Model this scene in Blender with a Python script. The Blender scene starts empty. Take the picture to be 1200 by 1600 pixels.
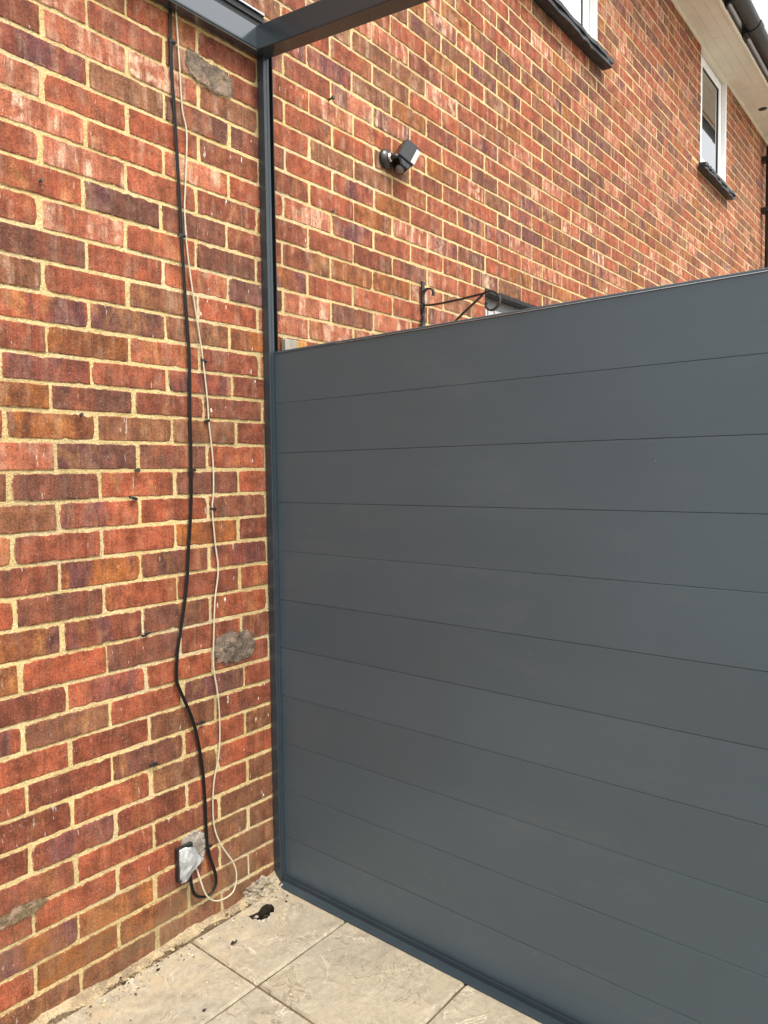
import bpy, bmesh, math, random
import numpy as np
from mathutils import Vector, Matrix, noise as mnoise

random.seed(7)
sc = bpy.context.scene
rad = math.radians

# ------------------------------------------------------------------ camera
ZO = 1.385                      # height of the survey origin above the patio
cam_d = bpy.data.cameras.new('camera')
cam = bpy.data.objects.new('camera', cam_d)
sc.collection.objects.link(cam)
sc.camera = cam
cam_d.sensor_fit = 'VERTICAL'
cam_d.sensor_height = 24.0
cam_d.sensor_width = 18.0
cam_d.lens = 16.958
cam_d.clip_start = 0.05
cam_d.clip_end = 2000
_r = Vector((0.634975, -0.772427, -0.012768))
_u = Vector((0.050414, 0.024939, 0.998417))
_f = Vector((0.770886, 0.634613, -0.054777))
cam.matrix_world = Matrix(((_r.x, _u.x, -_f.x, -0.8746),
                           (_r.y, _u.y, -_f.y, -1.7706),
                           (_r.z, _u.z, -_f.z, -0.0441 + ZO),
                           (0, 0, 0, 1)))

# ------------------------------------------------------------------ light
SUN_EL, SUN_AZ = 60.0, 190.0     # azimuth of the sun measured from +Y towards +X
world = bpy.data.worlds.new('World')
sc.world = world
world.use_nodes = True
wn = world.node_tree
for n in list(wn.nodes):
    wn.nodes.remove(n)
sky = wn.nodes.new('ShaderNodeTexSky')
sky.sky_type = 'NISHITA'
sky.sun_disc = False
sky.sun_elevation = rad(SUN_EL)
sky.sun_rotation = rad(SUN_AZ)
sky.dust_density = 4.0
sky.air_density = 1.0
sky.ozone_density = 1.0
hs = wn.nodes.new('ShaderNodeHueSaturation')      # overcast: the blue is veiled by cloud
hs.inputs['Saturation'].default_value = 0.12
bg = wn.nodes.new('ShaderNodeBackground')
bg.inputs['Strength'].default_value = 0.15
wo = wn.nodes.new('ShaderNodeOutputWorld')
wn.links.new(sky.outputs[0], hs.inputs['Color'])
wn.links.new(hs.outputs[0], bg.inputs['Color'])
wn.links.new(bg.outputs[0], wo.inputs['Surface'])

sd = bpy.data.lights.new('sun', 'SUN')
sd.energy = 1.1
sd.angle = rad(13)
sd.color = (1.0, 0.95, 0.86)
sun = bpy.data.objects.new('sun', sd)
sc.collection.objects.link(sun)
_sd = Vector((math.sin(rad(SUN_AZ)) * math.cos(rad(SUN_EL)), math.cos(rad(SUN_AZ)) * math.cos(rad(SUN_EL)), math.sin(rad(SUN_EL))))
sun.rotation_euler = _sd.to_track_quat('Z', 'Y').to_euler()

sc.view_settings.view_transform = 'Standard'
sc.view_settings.look = 'None'
sc.view_settings.gamma = 1.0
sc.view_settings.use_curve_mapping = False
sc.view_settings.exposure = 1.4

# ------------------------------------------------------------------ helpers
def srgb(r, g, b):
    f = lambda c: (c / 255 / 12.92) if c / 255 <= 0.04045 else ((c / 255 + 0.055) / 1.055) ** 2.4
    return (f(r), f(g), f(b))

class MB:
    """collects vertices and faces of one mesh object"""
    def __init__(self):
        self.v, self.f, self.att = [], [], {}
    def add(self, vs, fs):
        o = len(self.v)
        self.v += [tuple(p) for p in vs]
        self.f += [tuple(i + o for i in f) for f in fs]
        return self
    def box(self, x0, x1, y0, y1, z0, z1, c=0.0):
        """box, c = chamfer on all twelve edges"""
        if c <= 0:
            return self.add([(x, y, z) for x in (x0, x1) for y in (y0, y1) for z in (z0, z1)],
                            [(0, 1, 3, 2), (4, 6, 7, 5), (0, 4, 5, 1), (2, 3, 7, 6), (0, 2, 6, 4), (1, 5, 7, 3)])
        bm = bmesh.new()
        bmesh.ops.create_cube(bm, size=1)
        for v in bm.verts:
            v.co = Vector(((x0 + x1) / 2 + v.co.x * (x1 - x0), (y0 + y1) / 2 + v.co.y * (y1 - y0), (z0 + z1) / 2 + v.co.z * (z1 - z0)))
        bmesh.ops.bevel(bm, geom=list(bm.edges), offset=c, segments=1, affect='EDGES', clamp_overlap=True)
        bm.verts.index_update()
        self.add([v.co for v in bm.verts], [[v.index for v in f.verts] for f in bm.faces])
        bm.free()
        return self
    def tube(self, pts, r, seg=10, cap=True, squash=None):
        pts = [Vector(p) for p in pts]
        rs = r if isinstance(r, (list, tuple)) else [r] * len(pts)
        rings = []
        up = None
        for i, p in enumerate(pts):
            t = (pts[min(i + 1, len(pts) - 1)] - pts[max(i - 1, 0)]).normalized()
            if up is None:
                a = Vector((0, 0, 1)) if abs(t.z) < 0.9 else Vector((1, 0, 0))
                up = (a - t * a.dot(t)).normalized()
            else:
                up = (up - t * up.dot(t)).normalized()
            s = t.cross(up)
            rings.append([p + (up * math.cos(k * 2 * math.pi / seg) + s * math.sin(k * 2 * math.pi / seg)) * rs[i] for k in range(seg)])
        vs = [q for rg in rings for q in rg]
        fs = []
        for i in range(len(rings) - 1):
            for k in range(seg):
                a, b = i * seg + k, i * seg + (k + 1) % seg
                fs.append((a, b, b + seg, a + seg))
        if cap:
            fs.append(tuple(range(seg)))
            fs.append(tuple(range(len(vs) - seg, len(vs))))
        return self.add(vs, fs)
    def prism(self, prof, axis, a, b):
        """2-D profile extruded along an axis: 'x' profile is (y,z); 'y' profile is (x,z); 'z' profile is (x,y)"""
        n = len(prof)
        def P(p, t):
            return {'x': (t, p[0], p[1]), 'y': (p[0], t, p[1]), 'z': (p[0], p[1], t)}[axis]
        vs = [P(p, a) for p in prof] + [P(p, b) for p in prof]
        fs = [(i, (i + 1) % n, n + (i + 1) % n, n + i) for i in range(n)] + [tuple(range(n)), tuple(range(n, 2 * n))]
        return self.add(vs, fs)
    def xform(self, m, start=0):
        self.v[start:] = [tuple(m @ Vector(p)) for p in self.v[start:]]
        return self
    def build(self, name, mat, parent=None, smooth=False):
        me = bpy.data.meshes.new(name)
        me.from_pydata(self.v, [], self.f)
        for k, vals in self.att.items():
            a = me.attributes.new(k, 'FLOAT_COLOR', 'POINT')
            a.data.foreach_set('color', np.array(vals, dtype=np.float32).ravel())
        bm = bmesh.new(); bm.from_mesh(me)
        bmesh.ops.recalc_face_normals(bm, faces=bm.faces)
        bm.to_mesh(me); bm.free()
        if smooth:
            me.polygons.foreach_set('use_smooth', [True] * len(me.polygons))
        if mat:
            me.materials.append(mat)
        o = bpy.data.objects.new(name, me)
        sc.collection.objects.link(o)
        if parent:
            o.parent = parent
        return o

def spline(pts, n=8):
    pts = [Vector(p) for p in pts]
    out = []
    for i in range(len(pts) - 1):
        p0, p1, p2, p3 = pts[max(i - 1, 0)], pts[i], pts[i + 1], pts[min(i + 2, len(pts) - 1)]
        for k in range(n):
            t = k / n
            out.append(0.5 * ((2 * p1) + (p2 - p0) * t + (2 * p0 - 5 * p1 + 4 * p2 - p3) * t * t + (3 * p1 - p0 - 3 * p2 + p3) * t ** 3))
    return out + [pts[-1]]

def empty(name, loc=(0, 0, 0)):
    o = bpy.data.objects.new(name, None)
    o.location = loc
    o.empty_display_size = 0.1
    sc.collection.objects.link(o)
    return o

def rehome(root):
    """parts are built in world coordinates: keep them there when the root stands elsewhere"""
    bpy.context.view_layer.update()
    for c in root.children:
        c.matrix_parent_inverse = root.matrix_world.inverted()

def tag(o, label, cat, group=None):
    o['label'] = label
    o['category'] = cat
    if group:
        o['group'] = group
    return o

# ------------------------------------------------------------------ materials
class NT:
    def __init__(self, name):
        self.m = bpy.data.materials.new(name)
        self.m.use_nodes = True
        self.t = self.m.node_tree
        self.p = self.t.nodes['Principled BSDF']
    def n(self, typ, **kw):
        nd = self.t.nodes.new('ShaderNode' + typ)
        for k, v in kw.items():
            setattr(nd, k, v)
        return nd
    def set(self, sock, val):
        if isinstance(val, bpy.types.NodeSocket):
            self.t.links.new(val, sock)
        elif val is not None:
            if isinstance(val, (tuple, list)) and len(val) == 3 and sock.type == 'RGBA':
                val = (*val, 1)
            sock.default_value = val
    def pos(self):
        return self.n('NewGeometry').outputs['Position']
    def mapping(self, vec, scale, off=None):
        a = self.n('VectorMath', operation='MULTIPLY'); self.set(a.inputs[0], vec); self.set(a.inputs[1], scale)
        if off is None:
            return a.outputs[0]
        b = self.n('VectorMath', operation='ADD'); self.set(b.inputs[0], a.outputs[0]); self.set(b.inputs[1], off)
        return b.outputs[0]
    def noise(self, vec, scale, detail=3, rough=0.6, dist=0.0):
        a = self.n('TexNoise'); self.set(a.inputs['Vector'], vec)
        a.inputs['Scale'].default_value = scale; a.inputs['Detail'].default_value = detail
        a.inputs['Roughness'].default_value = rough; a.inputs['Distortion'].default_value = dist
        return a.outputs['Fac']
    def voro(self, vec, scale, feature='F1', out='Distance', rnd=1.0):
        a = self.n('TexVoronoi', feature=feature); self.set(a.inputs['Vector'], vec)
        a.inputs['Scale'].default_value = scale; a.inputs['Randomness'].default_value = rnd
        return a.outputs[out]
    def ramp(self, fac, a, b, lo=0.0, hi=1.0, smooth=True):
        r = self.n('MapRange'); r.interpolation_type = 'SMOOTHSTEP' if smooth else 'LINEAR'
        self.set(r.inputs['Value'], fac)
        for i, v in enumerate((a, b, lo, hi)):
            r.inputs[1 + i].default_value = v
        return r.outputs[0]
    def math(self, op, a, b=None):
        m = self.n('Math', operation=op); self.set(m.inputs[0], a); self.set(m.inputs[1], b)
        return m.outputs[0]
    def mix(self, fac, a, b, blend='MIX'):
        m = self.n('Mix', data_type='RGBA', blend_type=blend)
        self.set(m.inputs[0], fac); self.set(m.inputs[6], a); self.set(m.inputs[7], b)
        return m.outputs[2]
    def mul(self, col, fac):
        """colour times a scalar"""
        c = self.n('CombineColor')
        for i in range(3):
            self.set(c.inputs[i], fac)
        return self.mix(1.0, col, c.outputs[0], 'MULTIPLY')
    def bump(self, h, strength, dist):
        b = self.n('Bump'); self.set(b.inputs['Height'], h)
        b.inputs['Strength'].default_value = strength; b.inputs['Distance'].default_value = dist
        self.set(self.p.inputs['Normal'], b.outputs[0])
    def attr(self, name):
        a = self.n('Attribute'); a.attribute_name = name
        return a
    def out(self, color=None, rough=None, spec=None, metal=None):
        self.set(self.p.inputs['Base Color'], color)
        self.set(self.p.inputs['Roughness'], rough)
        if spec is not None:
            self.p.inputs['Specular IOR Level'].default_value = spec
        if metal is not None:
            self.p.inputs['Metallic'].default_value = metal
        return self.m

MORTAR = (0.56, 0.42, 0.215)

def mat_mortar():
    n = NT('mortar'); p = n.pos()
    a = n.noise(p, 14, 4); b = n.noise(p, 160, 4, 0.7); c = n.noise(p, 3, 2)
    col = n.mix(n.ramp(a, .3, .75), (0.645, 0.495, 0.240), (0.505, 0.365, 0.155))
    col = n.mix(n.ramp(c, .45, .75), col, (0.58, 0.465, 0.29))
    col = n.mul(col, n.ramp(b, .3, .7, .68, 1.2))
    col = n.mul(col, n.ramp(n.noise(n.mapping(p, (2.2, 2.2, 1.1)), 1.0, 4, .6), .32, .62, .80, 1.05))
    dk = n.ramp(n.noise(p, 9, 5, .75), .60, .74, 0, .45)
    col = n.mix(dk, col, (0.27, 0.19, 0.095))
    pit = n.ramp(n.voro(p, 150), .06, .20)
    gate = n.ramp(n.noise(p, 60, 2), .5, .58)
    pitm = n.math('MULTIPLY', n.math('SUBTRACT', 1.0, pit), gate)
    col = n.mix(n.math('MULTIPLY', pitm, .75), col, (0.10, 0.07, 0.04))
    h = n.math('SUBTRACT', n.math('ADD', b, n.math('MULTIPLY', n.noise(p, 40, 3), 1.3)), n.math('MULTIPLY', pitm, 1.0))
    sp = n.n('SeparateXYZ'); n.set(sp.inputs[0], p)
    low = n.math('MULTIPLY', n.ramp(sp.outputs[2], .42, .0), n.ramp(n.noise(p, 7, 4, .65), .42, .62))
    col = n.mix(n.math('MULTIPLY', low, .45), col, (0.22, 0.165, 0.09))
    n.bump(h, .9, .004)
    return n.out(col, .95, .2)

def mat_brick():
    n = NT('brick_clay'); p = n.pos()
    bc = n.attr('bc').outputs['Color']; b2 = n.attr('b2').outputs['Color']
    bx = n.attr('bx'); sep = n.n('SeparateColor'); n.set(sep.inputs[0], bx.outputs['Color'])
    edge, eff, rnd = sep.outputs[0], sep.outputs[1], sep.outputs[2]
    drip = bx.outputs['Alpha']
    cmb = n.n('CombineXYZ')
    for i in range(3):
        n.set(cmb.inputs[i], n.math('MULTIPLY', rnd, 37.0 + 11 * i))
    q = n.n('VectorMath', operation='ADD'); n.set(q.inputs[0], p); n.set(q.inputs[1], cmb.outputs[0]); q = q.outputs[0]
    band = n.noise(n.mapping(q, (13, 13, 3.5)), 1.0, 4, .6, .6)
    col = n.mix(n.ramp(band, .40, .62), bc, b2)
    gold = n.math('MULTIPLY', n.ramp(n.noise(n.mapping(q, (17, 17, 5)), 1.0, 4, .65, .8), .50, .68), n.ramp(rnd, .25, .75))
    col = n.mix(n.math('MULTIPLY', gold, .55), col, (0.33, 0.155, 0.055))
    cloud = n.noise(q, 24, 4, .65)
    col = n.mul(col, n.ramp(cloud, .3, .7, .68, 1.30))
    fine = n.noise(p, 240, 4, .75)
    col = n.mul(col, n.ramp(fine, .34, .66, .64, 1.36))
    # kiln drag lines
    drag = n.noise(n.mapping(q, (150, 150, 9)), 1.0, 2)
    col = n.mul(col, n.ramp(drag, .35, .65, .9, 1.1))
    # lime bloom in vertical streaks
    s1 = n.ramp(n.noise(n.mapping(q, (36, 36, 4)), 1.0, 3, .6), .44, .64)
    s2 = n.ramp(n.noise(p, 300, 3, .8), .38, .62)
    s3 = n.ramp(n.noise(q, 30, 3), .35, .65)
    ef = n.math('MULTIPLY', n.math('MULTIPLY', s1, s3), n.math('MULTIPLY', eff, n.math('ADD', n.math('MULTIPLY', s2, .75), .25)))
    col = n.mix(ef, col, (0.66, 0.475, 0.32))
    # pale grains
    g = n.math('MULTIPLY', n.ramp(n.voro(p, 210), .30, .12), n.ramp(n.noise(p, 35, 2), .5, .66))
    col = n.mix(n.math('MULTIPLY', g, .45), col, (0.62, 0.44, 0.34))
    # dark pits
    d = n.math('MULTIPLY', n.ramp(n.voro(q, 95), .16, .07), n.ramp(n.noise(q, 28, 2), .54, .64))
    col = n.mix(n.math('MULTIPLY', d, .8), col, (0.03, 0.018, 0.014))
    # mortar smeared over the arrises
    sm = n.math('MULTIPLY', n.ramp(edge, .15, 1.0), n.ramp(n.noise(p, 70, 4, .7), .46, .60))
    col = n.mix(n.math('MULTIPLY', sm, .85), col, MORTAR)
    # splashes of white paint and plaster near the post
    w1 = n.ramp(n.noise(n.mapping(q, (95, 95, 22)), 1.0, 2), .70, .745)
    w = n.math('MULTIPLY', w1, drip)
    col = n.mix(w, col, (0.70, 0.62, 0.55))
    sp = n.n('SeparateXYZ'); n.set(sp.inputs[0], p)
    low = n.math('MULTIPLY', n.ramp(sp.outputs[2], .45, .0), n.ramp(n.noise(p, 6, 4, .65), .40, .62))
    col = n.mix(n.math('MULTIPLY', low, .45), col, (0.17, 0.115, 0.06))
    h = n.math('SUBTRACT', n.math('ADD', n.math('MULTIPLY', fine, .5), n.math('ADD', cloud, n.math('MULTIPLY', drag, .2))), n.math('MULTIPLY', d, 1.2))
    n.bump(h, .75, .0028)
    return n.out(col, .85, .25)

def mat_cement(name, c1, c2):
    n = NT(name); p = n.pos()
    a = n.noise(p, 22, 4); b = n.noise(p, 190, 4, .7)
    col = n.mix(n.ramp(a, .35, .68), c1, c2)
    col = n.mul(col, n.ramp(b, .3, .7, .68, 1.25))
    n.bump(n.math('ADD', n.math('MULTIPLY', a, 2.0), b), .9, .005)
    return n.out(col, .95, .2)

def feather(m):
    """a thin trowelled edge: the cement breaks up into crumbs towards its rim"""
    n = NT.__new__(NT); n.m = m; n.t = m.node_tree; n.p = n.t.nodes['Principled BSDF']
    k = n.attr('rim').outputs['Fac']; p = n.pos()
    old = n.p.inputs['Base Color'].links[0].from_socket
    c = n.mix(n.ramp(n.noise(p, 28, 3, .6), .52, .68, 0, .7), old, (.36, .235, .175))
    c = n.mix(n.ramp(n.noise(p, 19, 2, .6), .60, .70, 0, .6), c, (.32, .17, .06))
    ckk = n.math('MULTIPLY', n.ramp(n.math('ABSOLUTE', n.math('SUBTRACT', n.noise(p, 26, 5, .65, 1.2), .5)), 0, .03, 1, 0), n.ramp(n.noise(p, 17, 2), .45, .6))
    c = n.mix(n.math('MULTIPLY', ckk, .85), c, (.02, .016, .012))
    n.set(n.p.inputs['Base Color'], c)
    f = n.math('ADD', n.math('MULTIPLY', k, 1.25), n.math('SUBTRACT', n.noise(p, 60, 5, .75), .58))
    n.set(n.p.inputs['Alpha'], n.ramp(f, .22, .62))
    return m

def mat_powder(name, base, rough=.42, spec=.5):
    n = NT(name); p = n.pos()
    oi = n.n('ObjectInfo')
    a = n.noise(p, 1.6, 3); b = n.noise(n.mapping(p, (2, 2, 9)), 1.0, 3); f = n.noise(p, 900, 2)
    col = n.mul(base, n.ramp(oi.outputs['Random'], 0, 1, .955, 1.05, False))
    col = n.mul(col, n.ramp(a, .3, .7, .96, 1.05))
    # faint drawing lines along the extrusion and a few rubbed scuffs
    gr = n.noise(n.mapping(p, (3, 2.2, 420)), 1.0, 3, .6)
    col = n.mul(col, n.ramp(gr, .3, .7, .955, 1.05))
    sc_ = n.math('MULTIPLY', n.ramp(n.noise(n.mapping(p, (9, 9, 30)), 1.0, 4, .7, 1.0), .66, .74), n.ramp(n.noise(p, 2.2, 2), .52, .64))
    col = n.mix(n.math('MULTIPLY', sc_, .10), col, (.35, .34, .31))
    # dust specks
    sp = n.math('MULTIPLY', n.ramp(n.voro(p, 26), .05, .018), n.ramp(n.noise(p, 7, 2), .60, .68))
    col = n.mix(n.math('MULTIPLY', sp, .5), col, (.4, .38, .34))
    dust = n.ramp(n.noise(n.mapping(p, (2, 2, 5)), 1.0, 5, .7), .5, .8, 0, .10)
    col = n.mix(dust, col, (.22, .21, .19))
    r = n.math('ADD', n.ramp(b, .3, .7, rough - .03, rough + .04), n.ramp(a, .3, .7, -.03, .03))
    n.bump(n.math('ADD', n.math('MULTIPLY', f, .25), n.noise(p, 5, 2)), .10, .0010)
    return n.out(col, r, spec)

def mat_plain(name, col, rough=.5, spec=.5, metal=0.0, var=.12, scale=30, bump=.2):
    n = NT(name); p = n.pos()
    a = n.noise(p, scale, 4, .65)
    c = n.mul(col, n.ramp(a, .3, .7, 1 - var, 1 + var))
    n.bump(a, bump, .0015)
    return n.out(c, n.ramp(a, .3, .7, rough - .05, rough + .07), spec, metal)

def mat_glass(name):
    n = NT(name); p = n.pos()
    a = n.noise(p, 1.3, 2)
    n.bump(a, .03, .01)
    n.p.inputs['IOR'].default_value = 2.3
    n.p.inputs['Coat Weight'].default_value = 1.0
    n.p.inputs['Coat Roughness'].default_value = .01
    n.p.inputs['Coat IOR'].default_value = 1.6
    return n.out((.018, .021, .022), .02, .5)

def mat_slab():
    n = NT('riven_stone'); p = n.pos()
    oi = n.n('ObjectInfo')
    off = n.n('CombineXYZ')
    n.set(off.inputs[0], n.math('MULTIPLY', oi.outputs['Random'], 31.0)); n.set(off.inputs[1], n.math('MULTIPLY', oi.outputs['Random'], 17.0))
    q = n.n('VectorMath', operation='ADD'); n.set(q.inputs[0], p); n.set(q.inputs[1], off.outputs[0]); q = q.outputs[0]
    a = n.noise(q, 5, 4, .6, 1.0); b = n.noise(p, 60, 5, .7); f = n.noise(p, 300, 3, .7)
    col = n.mix(n.ramp(a, .35, .68), (0.325, 0.278, 0.198), (0.285, 0.249, 0.186))
    col = n.mix(n.ramp(n.noise(q, 2.3, 3), .5, .75, 0, .6), col, (0.345, 0.293, 0.206))
    col = n.mul(col, n.ramp(b, .3, .7, .86, 1.13))
    col = n.mul(col, n.ramp(f, .3, .7, .84, 1.15))
    # riven ledges: contour steps of a warped height field
    hf = n.noise(n.mapping(q, (4.2, 2.6, 1)), 1.0, 5, .55, 1.4)
    st = n.n('Math', operation='FRACT'); n.set(st.inputs[0], n.math('MULTIPLY', hf, 11.0))
    lvl = n.n('Math', operation='FLOOR'); n.set(lvl.inputs[0], n.math('MULTIPLY', hf, 11.0))
    gate = n.ramp(n.noise(q, 6, 2), .42, .62)
    ridge = n.math('MULTIPLY', n.ramp(st.outputs[0], .90, 1.0), gate)
    vein = n.math('MULTIPLY', n.ramp(st.outputs[0], .10, .0), gate)
    col = n.mix(n.math('MULTIPLY', vein, .25), col, (0.20, 0.15, 0.095))
    col = n.mix(n.math('MULTIPLY', ridge, .35), col, (0.56, 0.49, 0.37))
    def lines(sc, off, wd):
        nn = n.noise(n.mapping(q, (sc, sc * .7, 1), (off, off, 0)), 1.0, 4, .6, 1.8)
        return n.ramp(n.math('ABSOLUTE', n.math('SUBTRACT', nn, .5)), 0.0, wd, 1.0, 0.0)
    g2 = n.ramp(n.noise(q, 8, 2), .48, .60)
    ck = n.math('MAXIMUM', n.math('MULTIPLY', lines(4.5, 3.0, .009), gate), n.math('MULTIPLY', lines(8.5, 7.0, .010), g2))
    col = n.mix(n.math('MULTIPLY', ck, .75), col, (0.19, 0.145, 0.095))
    rg = n.math('MULTIPLY', lines(6.0, 13.0, .014), g2)
    col = n.mix(n.math('MULTIPLY', rg, .7), col, (0.58, 0.51, 0.39))
    # sand, plaster dust and rusty stains close to the wall
    sep = n.n('SeparateXYZ'); n.set(sep.inputs[0], p)
    near = n.ramp(sep.outputs[1], -.34, -.03)
    sd_ = n.math('MULTIPLY', near, n.ramp(n.noise(p, 17, 5, .75), .42, .62))
    col = n.mix(n.math('MULTIPLY', sd_, .5), col, (0.44, 0.345, 0.205))
    sr = n.math('MULTIPLY', near, n.ramp(n.noise(q, 9, 4, .6), .56, .70))
    col = n.mix(n.math('MULTIPLY', sr, .3), col, (0.36, 0.22, 0.11))
    h = n.math('ADD', n.math('ADD', n.math('SUBTRACT', n.math('MULTIPLY', lvl.outputs[0], n.math('MULTIPLY', gate, .7)), n.math('MULTIPLY', ck, 1.2)), n.math('MULTIPLY', b, .8)), n.math('MULTIPLY', f, .35))
    n.bump(h, .5, .004)
    return n.out(col, .7, .35)

def mat_timber():
    n = NT('weathered_timber'); p = n.pos()
    g = n.noise(n.mapping(p, (220, 220, 7)), 1.0, 4)
    sx = n.n('SeparateXYZ'); n.set(sx.inputs[0], p)
    w = n.ramp(n.math('ADD', sx.outputs[0], n.math('MULTIPLY', n.noise(p, 60, 2), .012)), .806, .812)     # heartwood beside silvered sapwood
    col = n.mix(w, (0.30, 0.275, 0.225), (0.45, 0.235, 0.065))
    col = n.mul(col, n.ramp(g, .3, .7, .6, 1.25))
    n.bump(g, .5, .002)
    return n.out(col, .8, .25)

def mat_plastic_film():
    n = NT('cloudy_plastic'); p = n.pos()
    a = n.noise(n.mapping(p, (40, 40, 26)), 1.0, 4, .6, 1.5)
    col = n.mix(n.ramp(a, .4, .65), (.40, .41, .41), (.66, .665, .65))
    n.p.inputs['Transmission Weight'].default_value = .40
    n.bump(a, .22, .004)
    return n.out(col, .14, .6)

def mat_slate():
    n = NT('black_slate'); p = n.pos()
    a = n.noise(n.mapping(p, (9, 60, 60)), 1.0, 5, .7)
    v = n.ramp(n.noise(p, 45, 4, .7), .56, .70)
    col = n.mix(n.math('MULTIPLY', v, .5), (0.016, 0.017, 0.018), (0.16, 0.165, 0.17))
    n.bump(a, .8, .004)
    return n.out(col, n.ramp(a, .3, .7, .35, .65), .5)

M = {}
M['mortar'] = mat_mortar()
M['brick'] = mat_brick()
M['cement'] = mat_cement('grey_cement', (.22, .175, .13), (.115, .09, .07))
M['pale_cement'] = mat_cement('pale_cement', (.36, .32, .27), (.24, .205, .165))
M['patch_cement'] = feather(mat_cement('old_cement_patch', (.215, .165, .12), (.10, .078, .06)))
M['smear'] = mat_cement('cement_smear', (.20, .15, .085), (.15, .10, .06))
feather(M['smear'])
M['sand'] = mat_cement('sandy_mortar', (.44, .34, .20), (.26, .20, .125))
M['dirt'] = mat_cement('dark_joint_dirt', (.17, .125, .075), (.10, .07, .04))
M['jointing'] = mat_cement('slab_jointing', (.17, .125, .075), (.10, .072, .042))
M['soil'] = mat_cement('hole_soil', (.05, .035, .02), (.025, .018, .012))
M['board'] = mat_powder('anthracite_board', (0.053, 0.074, 0.089), .38, .5)
M['frame'] = mat_powder('anthracite_frame', (0.024, 0.035, 0.0425), .30, .5)
M['beam'] = mat_powder('gloss_anthracite_beam', (0.026, 0.036, 0.043), .18, 1.0)
M['beam'].node_tree.nodes['Principled BSDF'].inputs['Coat Weight'].default_value = 1.0
M['beam'].node_tree.nodes['Principled BSDF'].inputs['Coat Roughness'].default_value = .12
M['gasket'] = mat_plain('black_rubber', (.010, .010, .011), .5, .4)
M['upvc'] = mat_plain('white_upvc', (.80, .80, .78), .32, .5, var=.03, scale=6, bump=.03)
M['soffit'] = mat_plain('cream_upvc', (.66, .61, .50), .45, .4, var=.06, scale=5, bump=.03)
M['gutter'] = mat_plain('black_gutter_plastic', (.014, .0135, .013), .42, .4, var=.15, scale=12, bump=.05)
M['fascia'] = mat_plain('brown_fascia', (.11, .085, .06), .5, .4, var=.15, scale=12)
M['glass'] = mat_glass('window_glass')
M['slate'] = mat_slate()
M['frosted'] = mat_plain('frosted_glass', (.74, .76, .76), .12, .5, var=.05, scale=70, bump=.5)
M['slab'] = mat_slab()
M['timber'] = mat_timber()
M['film'] = mat_plastic_film()
M['blackpl'] = mat_plain('black_plastic', (.016, .016, .017), .32, .5, var=.1, scale=60, bump=.05)
M['greypl'] = mat_plain('grey_sensor_plastic', (.17, .16, .16), .3, .5, var=.08)
M['whitepl'] = mat_plain('white_diffuser', (.56, .54, .45), .35, .5, var=.03)
M['chrome'] = mat_plain('bright_metal', (.5, .5, .48), .22, .5, 1.0)
M['iron'] = mat_plain('black_wrought_iron', (.028, .026, .025), .42, .5, .3, var=.45, scale=90, bump=.5)
M['cblack'] = mat_plain('black_cable', (.006, .0055, .005), .45, .3, var=.15, scale=80)
M['cwhite'] = mat_plain('cream_cable', (.45, .405, .29), .5, .4, var=.1, scale=60)
M['steel'] = mat_plain('rusty_screw', (.09, .075, .065), .5, .5, .6, var=.3, scale=200)
M['leaf'] = mat_plain('dry_dark_leaf', (.025, .018, .012), .7, .2, var=.3, scale=120)
M['roof'] = mat_plain('roof_tile', (.12, .07, .05), .8, .2, var=.2, scale=8)
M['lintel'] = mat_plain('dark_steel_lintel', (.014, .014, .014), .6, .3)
M['grass'] = mat_plain('lawn', (.07, .11, .035), .9, .1, var=.4, scale=25, bump=1)
M['path'] = mat_cement('concrete_path', (.36, .33, .28), (.28, .25, .21))
def mat_grit():
    n = NT('loose_grit'); c = n.attr('bc').outputs['Color']
    return n.out(c, .9, .2)
M['grit'] = mat_grit()

# ------------------------------------------------------------------ setting: ground, path, patio
g = MB().add([(-300, -300, -.075), (300, -300, -.075), (300, 300, -.075), (-300, 300, -.075)], [(0, 1, 2, 3)]).build('ground', M['path'])
g['kind'] = 'structure'
pth = MB().box(.74, 9.5, -2.6, -.002, -.2, -.02).build('path', M['path'])
pth['kind'] = 'structure'
patio = MB().box(-5.2, .47, -6.4, -.0015, -.2, -.007).box(.47, .735, -6.4, -.19, -.2, -.007).box(.47, .735, -.19, -.0015, -.2, -.06).box(.655, .735, -.19, -.0015, -.06, -.007).box(.47, .655, -.045, -.0015, -.06, -.007).build('patio', M['jointing'])
patio['kind'] = 'structure'

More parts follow.
